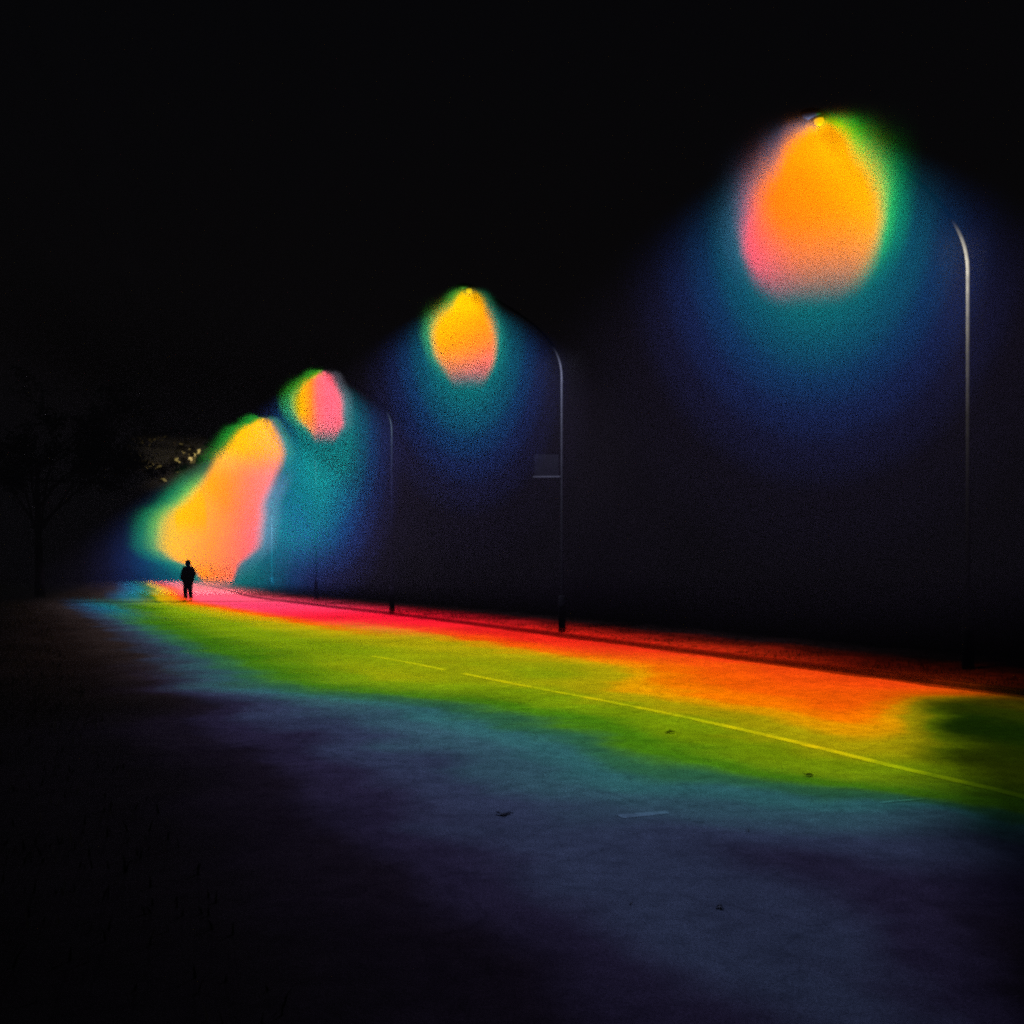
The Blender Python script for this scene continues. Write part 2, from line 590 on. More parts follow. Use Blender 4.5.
def lamp_light(parent, L):
    """The lamp's light: its glow, rims and road colours are painted in by position around the lantern.
    Field terms are written in the lamp's own frame: a = sideways, b = along, d = down, in units of the mist's size there."""
    li = bpy.data.lights.new('lamp_light', 'POINT')
    li.shadow_soft_size = 0.0
    wgt = L.get('weight', 1.0)                 # how often this lamp is sampled
    li.energy = 4 * PI * PI * wgt
    li.use_nodes = True
    nt = li.node_tree
    nt.nodes.clear()
    nb = NB(nt)
    out = nb.node('ShaderNodeOutputLight')
    em = nb.node('ShaderNodeEmission')
    nt.links.new(em.outputs[0], out.inputs[0])
    geo = nb.node('ShaderNodeNewGeometry')
    fo = nb.node('ShaderNodeLightFalloff')
    fo.inputs['Strength'].default_value = 1.0
    I, t, t2 = X(nb, geo.outputs['Incoming']), X(nb, fo.outputs['Linear']), X(nb, fo.outputs['Constant'])
    v = nb.scale(I, t)
    P = Vector(L['pos'])
    depth = P.y
    k = F / depth
    h = Vector((P.x, P.y, 0)).normalized()
    ea, eb = (h.y, -h.x, 0.0), (h.x, h.y, 0.0)
    a0 = nb.dot(v, ea) * k
    b = nb.dot(v, eb)
    d0 = nb.dot(v, (0, 0, -k))
    # noise put into the painted glow so its edges waver; the haze is even
    tn = nb.node('ShaderNodeTexNoise')
    tn.inputs['Scale'].default_value = L.get('glow_noise', 2.2)
    tn.inputs['Detail'].default_value = 3
    nt.links.new(v.s, tn.inputs['Vector'])
    sp = nb.node('ShaderNodeSeparateColor')
    nt.links.new(tn.outputs['Color'], sp.inputs[0])
    wa = L.get('glow_noise_px', 9.0)
    a = a0 + (X(nb, sp.outputs[0]) - 0.5) * wa
    d = d0 + (X(nb, sp.outputs[1]) - 0.5) * wa
    rows = L['rows']
    cen = nb.curve(d, [(r[0], (r[1] + r[2]) / 2) for r in rows])
    hw = nb.curve(d, [(r[0], (r[2] - r[1]) / 2) for r in rows])
    ac = a - cen
    q = ac.abs() / hw
    soft = L.get('soft', 0.12)
    core_m = nb.sstep(q, 1.0 + soft, 1.0 - soft)
    f0, f1 = L['fade']
    core_m = core_m * nb.sstep(d, f1, f0) * nb.sstep(d0, *L.get('fade_in', (-4.0, 3.0)))
    gx, gd, g0 = L['grad']
    core = nb.scale(nb.ramp(a * gx + d * gd + g0, L['core'], 'LINEAR'), core_m * L.get('gain', 1.05))
    vm = nb.node('ShaderNodeVectorMath')
    vm.operation = 'MULTIPLY'
    nt.links.new(core.s, vm.inputs[0])
    vm.inputs[1].default_value = (1.35, 1.0, 1.0)
    core = X(nb, vm.outputs[0])
    # halo
    ax, ay, cx, cy = L['halo']
    hx, hy = (a - cx) / ax, (d - cy) / ay
    n = (hx * hx + hy * hy).sqrt()
    e0, e1, es = L['cone']
    bk = b * k
    rho = (a0 * a0 + bk * bk).sqrt()
    cone = nb.sstep((d * e1 + e0 - rho) / (d.max(0.0) * 0.42 + es), -1.0, 1.0)
    halo = nb.scale(nb.ramp(n, L.get('halo_ramp', HALO)), cone * (1.0 - core_m) * L.get('halo_gain', 1.0))
    # coloured rims either side of the core
    rw = L['rim_px']
    out_ = (ac.abs() - hw).max(0.0)
    up_ = nb.math('MINIMUM', d, 0.0) * 2.4
    dist = (out_ * out_ + up_ * up_).sqrt() * (1.0 / rw)
    rim_f = (1.0 - core_m) * nb.sstep(d, f1, f0 * 0.6)
    rim_f = rim_f * nb.sstep(q, 0.8, 1.05).max(nb.sstep(d, 5.0, -3.0))
    lf = nb.sstep(ac, 2.0, -4.0)
    if L.get('rim_in'):
        rim_f = rim_f * nb.sstep(d, *L['rim_in'])
    cl, cr = L['rim']
    rim = nb.add(nb.scale(nb.ramp(dist, cl), rim_f * lf), nb.scale(nb.ramp(dist, cr), rim_f * (1.0 - lf)))
    B = L['thick']
    bs = b * (1.0 / B)
    slab = (bs * bs * -1.0).exp() * (1.0 / (B * math.sqrt(PI)))
    # the bright core is round: as deep as it is wide, so thin at the tip
    hmax = max((r[2] - r[1]) / 2 for r in rows)
    Bc = (hw * (B / hmax)).max(0.12 * B)
    bc = b / Bc
    slab_c = (bc * bc * -1.0).exp() / (Bc * math.sqrt(PI))
    air = nb.add(nb.scale(nb.add(core, rim), slab_c / slab.max(1e-6)), halo)  # glow painted into the lamp's colour by position
    z = d0 * (-1.0 / k) + P.z
    comp = math.exp(SIG * depth)
    air = nb.scale(air, slab * nb.sstep(z, *L.get('low', (0.3, 1.3))) * (4.0 / SIG * comp))
    total = air
    # the pool on the road: colour by distance across the road, fading along it
    if L.get('ground'):
        G = L['ground']
        kn, kt = G['n'], G['t']
        U = nb.dot(v, kn) + G['u0']
        s = nb.dot(v, kt)
        tg = nb.node('ShaderNodeTexNoise')
        tg.inputs['Scale'].default_value = 0.9
        tg.inputs['Detail'].default_value = 4
        nt.links.new(v.s, tg.inputs['Vector'])
        Uc = U
        U = U + (X(nb, tg.outputs['Fac']) - 0.5) * 1.3
        near, far = G['reach']
        if G.get('bend'):
            s2 = s - (U - 1.3).max(0.0) * 0.95
            dim = 1.0 - nb.sstep(s2, 0.5, 1.9) * 0.9
            U = U + nb.sstep(s, -0.8, -3.4) * nb.sstep(U, 0.2, 0.9) * nb.sstep(U, 5.0, 3.5) * 1.6 - nb.sstep(s, 0.0, -4.0) * nb.sstep(U, 4.5, 6.5) * 1.6
            U = U + (U - 6.9).max(0.0) * nb.sstep(s, -0.5, -3.5) * 1.6
            U = U + nb.sstep(s, 3.6, 5.8) * nb.sstep(U, 8.4, 7.2) * nb.sstep(U, 5.0, 5.8) * 1.5
            U = U + nb.sstep(s2, 0.1, 2.0) * nb.sstep(Uc, -0.25, 0.0) * (nb.sstep(U, 4.5, 2.0) * 2.8 + 1.0)
        hat = nb.sstep(s, near, 0.0) * nb.sstep(s, -far, 0.0)
        if G.get('bend'):
            vg = nb.sstep(s, -7.5, -1.2, 0.85, 0.07)
            lowu = nb.sstep(Uc, -0.02, 0.04)
            hat = hat * dim * (vg + (1.0 - vg) * lowu)
        hm = nb.sstep(z, 0.24, 0.14)
        cosz = (d0 * (1.0 / k) / t).max(0.05)
        gr = nb.scale(nb.ramp(U, G['ramp']), hat * hm / cosz * (10.0 * comp * G.get('gain', 1.0)))
        total = nb.add(total, gr)
    # light added sideways to brighten the branches
    if L.get('branch_fill'):
        sdir, r0, r1, dz0, dz1, scol, sg = L['branch_fill']
        hs = nb.dot(v, sdir)
        dmm = d0 * (1.0 / k)
        ms = nb.sstep(hs, r0, r0 + 0.9) * nb.sstep(hs, r1, r1 - 1.8) * nb.sstep(dmm, dz0, dz0 + 1.0) * nb.sstep(dmm, dz1, dz1 - 0.9) * nb.sstep(b.abs(), 1.9, 0.4)
        total = nb.add(total, nb.scale(nb.ramp(ms, [(0.0, scol), (1.0, scol)]), ms * sg))
    # extra light shaped to fall only on the lamp's own post
    if L.get('post'):
        pv, pc, ps, d_on, d_len, plen = L['post']
        hz = nb.dot(v, (*pv, 0.0))
        side_ = nb.dot(v, (-pv[1], pv[0], 0.0))
        dm = d0 * (1.0 / k)
        m = nb.sstep(hz, plen - 0.9, plen - 0.3) * nb.sstep(hz, plen + 0.3, plen + 0.12) * nb.sstep(side_.abs(), *L['post_w'])
        arm = nb.sstep(hz, 0.05, 0.12) * nb.sstep(side_.abs(), 0.17, 0.09) * nb.sstep(dm - hz * 0.75, 0.06, 0.0)  # unlit wedge cut into the light keeps the arm dark
        total = nb.scale(total, 1.0 - arm)
        m = m * nb.sstep(dm, d_on, d_on + 0.5) * ((dm - d_on - 0.6).max(0.0) * (-1.0 / d_len)).exp()
        total = nb.add(total, nb.scale(nb.ramp(m, [(0.0, pc), (1.0, pc)]), m * ps))
    # faint light added everywhere to lift the dark haze, stronger higher up
    if L.get('veil'):
        total = nb.add(total, nb.scale(nb.ramp(t, [(0.0, (240, 225, 255)), (1.0, (240, 225, 255))]), nb.sstep(z, 7.0, 15.0, 1.0, 2.5) * L['veil']))
    total = nb.scale(total, t2 * (1.0 / wgt))
    nt.links.new(total.s, em.inputs['Color'])
    o = bpy.data.objects.new('lamp_light', li)
    o.location = P - parent.location
    link(o, parent)
    return o


# ------------------------------------------------------------------ the lamp posts
LAMPS = [
    dict(px=819, py=127, depth=13.0, pole=(968, 14.5), size=1.0,
         label='nearest lamp post, standing alone at far right under the largest orange glow',
         rows=[(-12, -8, 8), (0, -11, 10), (6, -20, 16), (16, -32, 25), (32, -40, 32), (49, -53, 45), (74, -66, 55), (107, -73, 58), (132, -67, 48), (152, -52, 35), (172, -34, 20), (190, -20, 10)],
         fade=(98, 176), soft=0.12, grad=(0.005, -0.003, 0.9),
         core=[(0.0, (255, 80, 135)), (0.25, (255, 92, 108)), (0.42, (255, 128, 12)), (0.7, (255, 152, 0)), (0.95, (255, 190, 0))],
         halo=(62, 84, 0, 95), cone=(8, 1.15, 14), thick=0.95,
         rim_px=26, rim=([(0, (105, 95, 118)), (0.5, (45, 60, 85)), (1.2, BLACK)], [(0, (150, 220, 0)), (0.3, (50, 200, 0)), (0.7, (0, 120, 30)), (1.25, BLACK)]), post_c=(235, 225, 200), post_s=3.0),
    dict(px=469, py=294, depth=21.2, pole=(562, 23.0), size=1.0,
         label='second lamp post from the right, carrying a small sign, with a yellow and orange glow',
         rows=[(-8, -6, 6), (0, -8, 8), (4, -11, 11), (13, -17, 15), (30, -33, 22), (48, -36, 26), (63, -30, 25), (77, -22, 20), (92, -15, 14)],
         fade=(54, 94), grad=(-0.008, -0.0125, 1.05), soft=0.16,
         core=[(0.05, (250, 115, 100)), (0.3, (255, 140, 45)), (0.55, (255, 162, 10)), (0.85, (255, 195, 0)), (1.05, (240, 205, 0))],
         halo=(33, 56, -2, 44), cone=(5, 1.25, 8), thick=0.85, glow_noise_px=6, rk=0.6,
         rim_px=12, rim=([(0, (150, 175, 10)), (0.5, (50, 130, 40)), (1.3, BLACK)], [(0, (120, 150, 20)), (0.4, (20, 90, 60)), (1.2, BLACK)]),
         post_c=(150, 155, 190), post_s=2.0),
    dict(px=324, py=375, depth=30.2, pole=(392, 32.2), size=1.0,
         label='third lamp post from the right, its glow pink with an orange left side',
         rows=[(-6, -5, 5), (0, -6, 6), (5, -12, 8), (14, -22, 12), (32, -29, 17), (46, -23, 18), (55, -14, 15), (68, -9, 10)],
         fade=(40, 70), grad=(-0.034, 0.0, 0.1), soft=0.16,
         core=[(0.0, (255, 108, 130)), (0.3, (255, 112, 112)), (0.52, (255, 140, 40)), (0.8, (240, 180, 0)), (1.0, (165, 175, 15))],
         halo=(25, 58, 2, 52), cone=(4, 1.3, 7), thick=1.0, glow_noise_px=4, rk=0.5,
         rim_px=12, rim=([(0, (130, 175, 5)), (0.6, (40, 130, 30)), (1.5, BLACK)], [(0, (170, 100, 115)), (0.5, (70, 70, 80)), (1.2, BLACK)]),
         post_c=(110, 130, 150), post_s=2.2),
    dict(px=263, py=421, depth=39.5, weight=1.6, pole=(316, 44.0), size=1.0,
         label='fourth lamp post from the right, at the tip of the long yellow glow',
         rows=[(-5, -5, 5), (0, -6, 6), (9, -20, 11), (27, -33, 18), (39, -44, 18), (58, -52, 12)],
         fade=(26, 60), grad=(-0.006, -0.008, 1.0), soft=0.18,
         core=[(0.4, (255, 120, 80)), (0.62, (255, 165, 20)), (0.9, (255, 195, 0)), (1.0, (255, 200, 0))],
         halo=(26, 60, 34, 66), halo_gain=0.8, cone=(4, 1.3, 7), thick=1.6, glow_noise_px=4, rk=0.5, low=(1.0, 3.0),
         rim_px=13, rim=([(0, (140, 175, 5)), (0.5, (30, 140, 40)), (1.6, BLACK)], [(0, (170, 130, 80)), (0.5, (50, 110, 80)), (1.2, BLACK)]),
         post_c=(90, 120, 140), post_s=1.5),
    dict(px=228, py=452, depth=52.0, weight=4.0, pole=(272, 56.0), size=1.0,
         label='fifth lamp post from the right, inside the wide orange glow behind the person',
         rows=[(-4, -3, 44), (0, -3, 48), (8, -11, 50), (28, -22, 42), (48, -38, 33), (68, -59, 31), (88, -63, 28), (103, -57, 19), (116, -34, 8), (132, -22, 4)],
         fade=(122, 136), fade_in=(-4.0, 29.0), rim_in=(12.0, 40.0), grad=(-0.0125, -0.004, 0.68), soft=0.18,
         core=[(0.0, (255, 104, 92)), (0.25, (255, 122, 62)), (0.5, (255, 145, 10)), (0.8, (255, 175, 0)), (1.0, (228, 190, 0))],
         halo=(41, 66, -6, 76), cone=(8, 1.1, 10), thick=2.6, glow_noise_px=6, glow_noise=0.9, rk=0.5, low=(0.0, 0.8),
         rim_px=20, rim=([(0, (165, 195, 0)), (0.45, (90, 165, 0)), (0.9, (15, 115, 50)), (1.6, BLACK)], [(0, (170, 110, 120)), (0.5, (80, 80, 105)), (1.2, BLACK)]),
         post_c=(90, 120, 140), post_s=0.5),
    dict(px=196, py=487, depth=69.0, weight=0.45, pole=(232, 73.0), size=1.0,
         label='farthest lamp post, low in the left part of the orange glow',
         rows=[(-4, -4, 4), (0, -4, 4), (10, -14, 8), (30, -20, 10), (55, -15, 10)],
         fade=(30, 55), grad=(0.01, 0.0, 0.5), gain=0.15,
         core=[(0.0, (90, 160, 10)), (0.4, (200, 180, 0)), (1.0, (255, 160, 0))],
         halo=(30, 40, -5, 45), halo_gain=0.3, cone=(8, 1.1, 10), thick=2.6, glow_noise_px=4, glow_noise=0.9, rk=0.4, low=(0.5, 2.0),
         rim_px=10, rim=([(0, BLACK), (1, BLACK)], [(0, BLACK), (1, BLACK)]),
         post_c=(90, 120, 140), post_s=0.3),
]


def ramp_for(zone, e, warm=None, slow=False):
    """zone: colour beside the kerb; e: where the pool turns yellow, green, teal"""
    yo, gr, te = e
    warm = warm or (zone, (252, 72, 8), (215, 150, 6))
    f = lambda m_: tuple(int(c * m_) for c in zone)
    out = [(-3.6, BLACK), (-2.4, (16, 10, 13)), (-1.7, f(0.3)), (-1.0, f(0.62)), (-0.3, f(0.88)), (0.3, zone), (yo - 1.3, warm[0]), (yo - 0.5, warm[1]), (yo, warm[2]),
           (yo + 0.6, (176, 160, 8)), (gr, (122, 150, 8)), (te - 0.5, (72, 126, 12) if slow else (58, 110, 10)), (te, (44, 96, 66))]
    if slow:
        out += [(te + 0.45, (48, 98, 104)), (te + 1.0, (50, 82, 98)), (te + 1.8, (46, 54, 82)), (te + 2.4, (34, 30, 55)), (te + 3.0, (21, 16, 29)), (te + 3.8, (13, 10, 16)), (te + 5.2, (7, 6, 8)), (te + 8, (3, 3, 4))]
    elif slow is None:
        out += [(te + 0.4, (22, 104, 112)), (te + 1.0, (26, 84, 112)), (te + 1.5, (34, 52, 78)), (te + 2.0, (36, 28, 28)), (te + 3.0, (22, 15, 13)), (te + 5, (6, 5, 5)), (te + 7, (2, 2, 2))]
    else:
        out += [(te + 0.35, (44, 72, 84)), (te + 0.7, (42, 48, 66)), (te + 1.15, (37, 28, 27)), (te + 2.0, (24, 16, 14)), (te + 4, (7, 5, 5)), (te + 7, (2, 2, 2))]
    return out


def nearest(p):
    q = Vector((p[0], p[1], 0))
    return min(range(len(KP)), key=lambda i: (KP[i] - q).length_squared)


GROUND = [
    dict(zone=(255, 72, 12), e=(3.8, 5.2, 6.5), warm=((255, 96, 4), (255, 122, 0), (238, 158, 2)), slow=True, bend=True, reach=(14.0, None)),
    dict(zone=(240, 34, 22), e=(2.5, 5.8, 8.0), reach=(None, None)),
    dict(zone=(255, 22, 52), e=(4.2, 5.9, 8.0), reach=(None, None)),
    dict(zone=(255, 62, 105), e=(4.2, 5.4, 6.9), slow=None, reach=(None, None)),
    dict(zone=(255, 92, 118), e=(3.9, 4.4, 5.0), slow=None, reach=(None, None)),
    dict(zone=(250, 105, 110), e=(3.6, 4.1, 4.7), slow=None, reach=(None, 40.0)),
]

lamp_pos = []
for L in LAMPS:
    D = L['depth']
    lamp_pos.append(Vector(((L['px'] - 512) * D / F, D, CAM_H + (HOR - L['py']) * D / F)))
pole_pos = [Vector(((L['pole'][0] - 512) * L['pole'][1] / F, L['pole'][1], 0)) for L in LAMPS]

for i, L in enumerate(LAMPS):
    P, Q = lamp_pos[i], pole_pos[i]
    root = empty('street_lamp', Q)
    tag(root, L['label'], 'lamp post', 'curved lamp posts along the kerb')
    r = 0.028
    # arm end: just behind the lantern
    hd = Vector((P.x - Q.x, P.y - Q.y, 0))
    hl = hd.length
    hd.normalize()
    tip = hd * (hl - 0.28) + Vector((0, 0, P.z + 0.15))
    z0 = P.z - 1.42
    bm = bmesh.new()
    tube(bm, [(0, 0, 0.9), (0, 0, 2.5), (0, 0, 4.2), (0, 0, z0)], [r * 1.25, r * 1.15, r * 1.05, r], 14, cap=False)
    mesh_obj('pole', bm, M['steel'], root)
    bm = bmesh.new()
    pts = bez(Vector((0, 0, z0 - 0.002)), Vector((0, 0, z0 + 0.95)), tip - hd * 1.2 - Vector((0, 0, 0.35)), tip, 22)
    tube(bm, pts, [r - 0.006 * t / 22 for t in range(23)], 14, cap=False)
    mesh_obj('arm', bm, M['steel'], root)
    bm = bmesh.new()
    tube(bm, [(0, 0, -0.05), (0, 0, 0.86), (0, 0, 0.9)], [0.085, 0.085, 0.062], 16)
    base = mesh_obj('base', bm, M['steel'], root)
    bm = bmesh.new()
    box(bm, (-0.02, -0.087, 0.5), (0.09, 0.012, 0.32), 0.004)
    mesh_obj('access_door', bm, M['dark_metal'], base)
    # lantern: a long flattened shell, wider at the front
    ang = math.atan2(hd.y, hd.x)
    bm = bmesh.new()
    prof = [(-0.32, 0.035, 0.035), (-0.24, 0.06, 0.05), (-0.1, 0.1, 0.075), (0.06, 0.125, 0.085), (0.2, 0.11, 0.07), (0.28, 0.06, 0.04), (0.3, 0.02, 0.015)]
    rings = []
    for x, w, hh in prof:
        ring = []
        for kk in range(14):
            th = 2 * PI * kk / 14
            zz = math.sin(th) * hh
            if zz < 0:
                zz *= 0.35
            ring.append(bm.verts.new((x, math.cos(th) * w, zz)))
        rings.append(ring)
    for A_, B_ in zip(rings, rings[1:]):
        for kk in range(14):
            bm.faces.new((A_[kk], A_[(kk + 1) % 14], B_[(kk + 1) % 14], B_[kk]))
    bm.faces.new(rings[0])
    bm.faces.new(rings[-1])
    head = mesh_obj('lantern', bm, M['dark_metal'], root)
    head.location = P - Q + Vector((0, 0, 0.125))
    head.rotation_euler = (0, 0, ang)
    bm = bmesh.new()
    bmesh.ops.create_uvsphere(bm, u_segments=14, v_segments=8, radius=1.0)
    bmesh.ops.scale(bm, vec=(0.065, 0.065, 0.06), verts=bm.verts)
    st, g0_ = L['core'], L['grad'][2]
    c = st[-1][1] if g0_ >= st[-1][0] else st[0][1]
    for (pa, ca), (pb, cb) in zip(st, st[1:]):
        if pa <= g0_ < pb:
            c = tuple(x + (y - x) * (g0_ - pa) / (pb - pa) for x, y in zip(ca, cb))
    lens = mesh_obj('lens', bm, lens_mat('lamp_lens', lin(c), 0.9), head)
    lens.location = (0.0, 0, -0.045)
    # light
    g = GROUND[i]
    j = nearest(P)
    u0 = (P - KP[j]).dot(KN[j])
    near, far = g['reach']
    if near is None:
        near = (lamp_pos[i - 1].xy - P.xy).length
    if far is None:
        far = (lamp_pos[i + 1].xy - P.xy).length
    kt = -KT[j]
    LL = dict(L)
    LL['pos'] = P
    LL['veil'] = (0.0, 0.0, 0.0, 0.0, 0.0, 0.014)[i]
    LL['ground'] = dict(n=(KN[j].x, KN[j].y, 0), t=(kt.x, kt.y, 0), u0=u0, reach=(near, far), ramp=ramp_for(g['zone'], g['e'], g.get('warm'), g.get('slow', False)), bend=g.get('bend'))
    if i == 4:
        h_ = Vector((P.x, P.y, 0)).normalized()
        LL['branch_fill'] = ((-h_.y, h_.x, 0), 0.5, 5.0, -0.9, 2.3, (255, 228, 170), 4.0)
    LL['post'] = ((-hd.x, -hd.y), L['post_c'], L['post_s'] * 2.4, 0.72, 1.3 if i == 1 else 0.7, hl)
    LL['post_w'] = (0.8, 0.6) if i == 1 else (0.3, 0.12)
    lamp_light(root, LL)

# small sign board fixed to the second post
Q = pole_pos[1]
root = empty('sign', (Q.x, Q.y, 3.6))
tag(root, 'small square sign board hanging from a bracket on the second lamp post', 'sign')
wv = Vector((-1, 0.12, 0)).normalized()
rot = Matrix.Rotation(math.atan2(wv.y, wv.x), 3, 'Z')
bm = bmesh.new()
box(bm, wv * 0.36 + Vector((0, 0, 0.3)), (0.56, 0.014, 0.5), 0.003, rot)
mesh_obj('panel', bm, M['sign'], root, smooth=False)
bm = bmesh.new()
box(bm, wv * 0.355 + Vector((0, -0.02, 0.03)), (0.63, 0.07, 0.03), 0.004, rot)
mesh_obj('bracket', bm, M['pale_metal'], root, smooth=False)
bm = bmesh.new()
box(bm, wv * 0.355 + Vector((0, 0, 0.575)), (0.63, 0.03, 0.025), 0.004, rot)
mesh_obj('bracket', bm, M['dark_metal'], root, smooth=False)

# ------------------------------------------------------------------ the tree on the left


def build_tree(name, base, height, crown_c, crown_r, n_leaf, label, leaf=0.14, seed=1, group=None, twigs=()):
    rnd = random.Random(seed)
    root = empty(name, base)
    tag(root, label, 'tree', group)
    bm = bmesh.new()
    crown_c = Vector(crown_c) - Vector(base)
    trunk = [Vector((0.15 * math.sin(t * 2.1 + seed), 0.12 * math.cos(t * 1.7 + seed) - 0.12, height * t)) for t in [0, .12, .25, .4, .55, .7]]
    trunk[0].z = -0.1
    tube(bm, trunk, [0.27, 0.21, 0.18, 0.15, 0.12, 0.08], 12)
    ends = []

    def limb(p, q, r, depth):
        mid = (p + q) / 2 + Vector((rnd.uniform(-.2, .2), rnd.uniform(-.2, .2), rnd.uniform(0, .3))) * (q - p).length * 0.4
        tube(bm, [p, mid, q], [r, r * 0.7, r * 0.4], 7)
        ends.append((p, mid, q, depth))
        if depth:
            for _ in range(3):
                s = mid.lerp(q, rnd.uniform(0.1, 1.0))
                dirv = (q - p).normalized() + Vector((rnd.uniform(-1, 1), rnd.uniform(-1, 1), rnd.uniform(-.5, .7)))
                limb(s, s + dirv.normalized() * (q - p).length * rnd.uniform(0.4, 0.65), r * 0.45, depth - 1)
    for _ in range(11):
        s = trunk[2].lerp(trunk[5], rnd.random())
        th = rnd.uniform(0, 2 * PI)
        ph = rnd.uniform(-0.5, 0.9)
        e = crown_c + Vector((math.cos(th) * math.cos(ph) * crown_r[0], math.sin(th) * math.cos(ph) * crown_r[1], math.sin(ph) * crown_r[2])) * rnd.uniform(0.7, 0.98)
        limb(s, e, 0.07, 2)
    for (qx, qy, qn, qs) in twigs:
        c0 = Vector(((qx - 512) * 51.6 / F, 51.6, CAM_H + (HOR - qy) * 51.6 / F)) - Vector(base)
        s = min((e[2] for e in ends), key=lambda w_: (w_ - c0).length)
        tube(bm, [s, s.lerp(c0, .5) + Vector((0, 0, .12)), c0], [0.02, 0.014, 0.006], 5)
    mesh_obj('trunk', bm, M['bark'], root)
    bm = bmesh.new()
    for _ in range(n_leaf):
        p, m_, q, dp = rnd.choice(ends)
        c = (m_.lerp(q, rnd.random()) if rnd.random() < .8 else p.lerp(m_, rnd.random()))
        c = c + Vector((rnd.gauss(0, .22), rnd.gauss(0, .22), rnd.gauss(-.05, .2)))
        a = Vector((rnd.uniform(-1, 1), rnd.uniform(-1, 1), rnd.uniform(-.9, .3))).normalized()
        b = a.cross(Vector((rnd.uniform(-1, 1), rnd.uniform(-1, 1), rnd.uniform(-1, 1)))).normalized()
        l = leaf * rnd.uniform(.6, 1.3)
        vs = [bm.verts.new(c), bm.verts.new(c + a * l * .5 + b * l * .3), bm.verts.new(c + a * l), bm.verts.new(c + a * l * .5 - b * l * .3)]
        bm.faces.new(vs)
    for (qx, qy, qn, qs) in twigs:
        c0 = Vector(((qx - 512) * 51.6 / F, 51.6, CAM_H + (HOR - qy) * 51.6 / F)) - Vector(base)
        for _ in range(qn):
            c = c0 + Vector((rnd.gauss(0, qs), rnd.gauss(0, .25), rnd.gauss(0, qs * .7)))
            a = Vector((rnd.uniform(-1, 1), rnd.uniform(-.5, .5), rnd.uniform(-.9, .5))).normalized()
            b = a.cross(Vector((rnd.uniform(-1, 1), 2, rnd.uniform(-1, 1)))).normalized()
            l = rnd.uniform(.3, .62)
            vs = [bm.verts.new(c), bm.verts.new(c + a * l * .5 + b * l * .3), bm.verts.new(c + a * l), bm.verts.new(c + a * l * .5 - b * l * .3)]
            bm.faces.new(vs)
    mesh_obj('crown', bm, M['leaf'], root, smooth=False)
    return root


build_tree('tree', (-23.5, 50.0, 0), 9.5, (-22.6, 50.0, 6.3), (3.2, 2.8, 2.4), 8000,
           'dark leafy tree left of the glow, a few branches lit pale', 0.2, 3,
           twigs=[(182, 446, 9, .22), (193, 449, 9, .2), (200, 455, 7, .2), (174, 462, 6, .14), (187, 464, 6, .14), (207, 440, 4, .2), (161, 477, 6, .13), (150, 474, 3, .1), (165, 468, 4, .2)])

# ------------------------------------------------------------------ the person


def skinned(name, verts, edges, radii, mat, parent, root_i=0, sub=2):
    me = bpy.data.meshes.new(name)
    me.from_pydata(verts, edges, [])
    o = bpy.data.objects.new(name, me)
    COL.objects.link(o)
    sk = o.modifiers.new('s', 'SKIN')
    sk.use_smooth_shade = True
    for i, r in enumerate(radii):
        v = me.skin_vertices[0].data[i]
        v.radius = (r, r) if not isinstance(r, tuple) else r
        v.use_root = i == root_i
    sb = o.modifiers.new('u', 'SUBSURF')
    sb.levels = sub
    sb.render_levels = sub
    bpy.context.view_layer.update()
    dg = bpy.context.evaluated_depsgraph_get()
    m2 = bpy.data.meshes.new_from_object(o.evaluated_get(dg))
    bpy.data.objects.remove(o)
    m2.name = name
    m2.materials.clear()
    m2.materials.append(mat)
    for p in m2.polygons:
        p.use_smooth = True
    return link(bpy.data.objects.new(name, m2), parent)


PB = gp(188, 601.2)
person = empty('person', PB, math.radians(-14))
tag(person, 'person in dark jacket and trousers standing in the road before the orange glow', 'person')
# joints, facing -y (towards the camera)
person.scale = (1.03, 1.03, 1.03)
J = {
    'pelvis': (0, 0, .93), 'waist': (0, 0, 1.08), 'chest': (0, 0, 1.28), 'neck0': (0, 0.01, 1.45), 'neck': (0, 0, 1.51), 'head0': (0, -.015, 1.58), 'head1': (0, -.02, 1.66), 'top': (0, 0, 1.72),
    'shl': (-.17, 0, 1.415), 'ell': (-.285, .06, 1.16), 'wrl': (-.2, -.13, .99), 'hal': (-.165, -.165, .95),
    'shr': (.17, 0, 1.415), 'elr': (.285, .06, 1.16), 'wrr': (.2, -.13, .99), 'har': (.165, -.165, .95),
    'hipl': (-.095, 0, .9), 'knl': (-.115, -.025, .49), 'anl': (-.125, .02, .09), 'hel': (-.125, .05, .045), 'tol': (-.145, -.16, .035),
    'hipr': (.095, 0, .9), 'knr': (.12, -.02, .49), 'anr': (.135, .02, .09), 'her': (.135, .05, .045), 'tor': (.17, -.16, .035),
}
RAD = {'pelvis': (.15, .11), 'waist': (.14, .105), 'chest': (.165, .12), 'neck0': .075, 'neck': .07, 'head0': .1, 'head1': .112, 'top': .07,
       'shl': .07, 'ell': .047, 'wrl': .03, 'hal': .038, 'shr': .07, 'elr': .047, 'wrr': .03, 'har': .038,
       'hipl': .095, 'knl': .06, 'anl': .042, 'hel': .04, 'tol': .032, 'hipr': .095, 'knr': .06, 'anr': .042, 'her': .04, 'tor': .032}


def chain(keys_edges, grow=0.0, names=None):
    names = list(dict.fromkeys(k for e in keys_edges for k in e))
    idx = {n: i for i, n in enumerate(names)}
    rr = []
    for n in names:
        r = RAD[n]
        rr.append((r[0] + grow, r[1] + grow) if isinstance(r, tuple) else (r + grow, r + grow))
    return [J[n] for n in names], [(idx[a], idx[b]) for a, b in keys_edges], rr


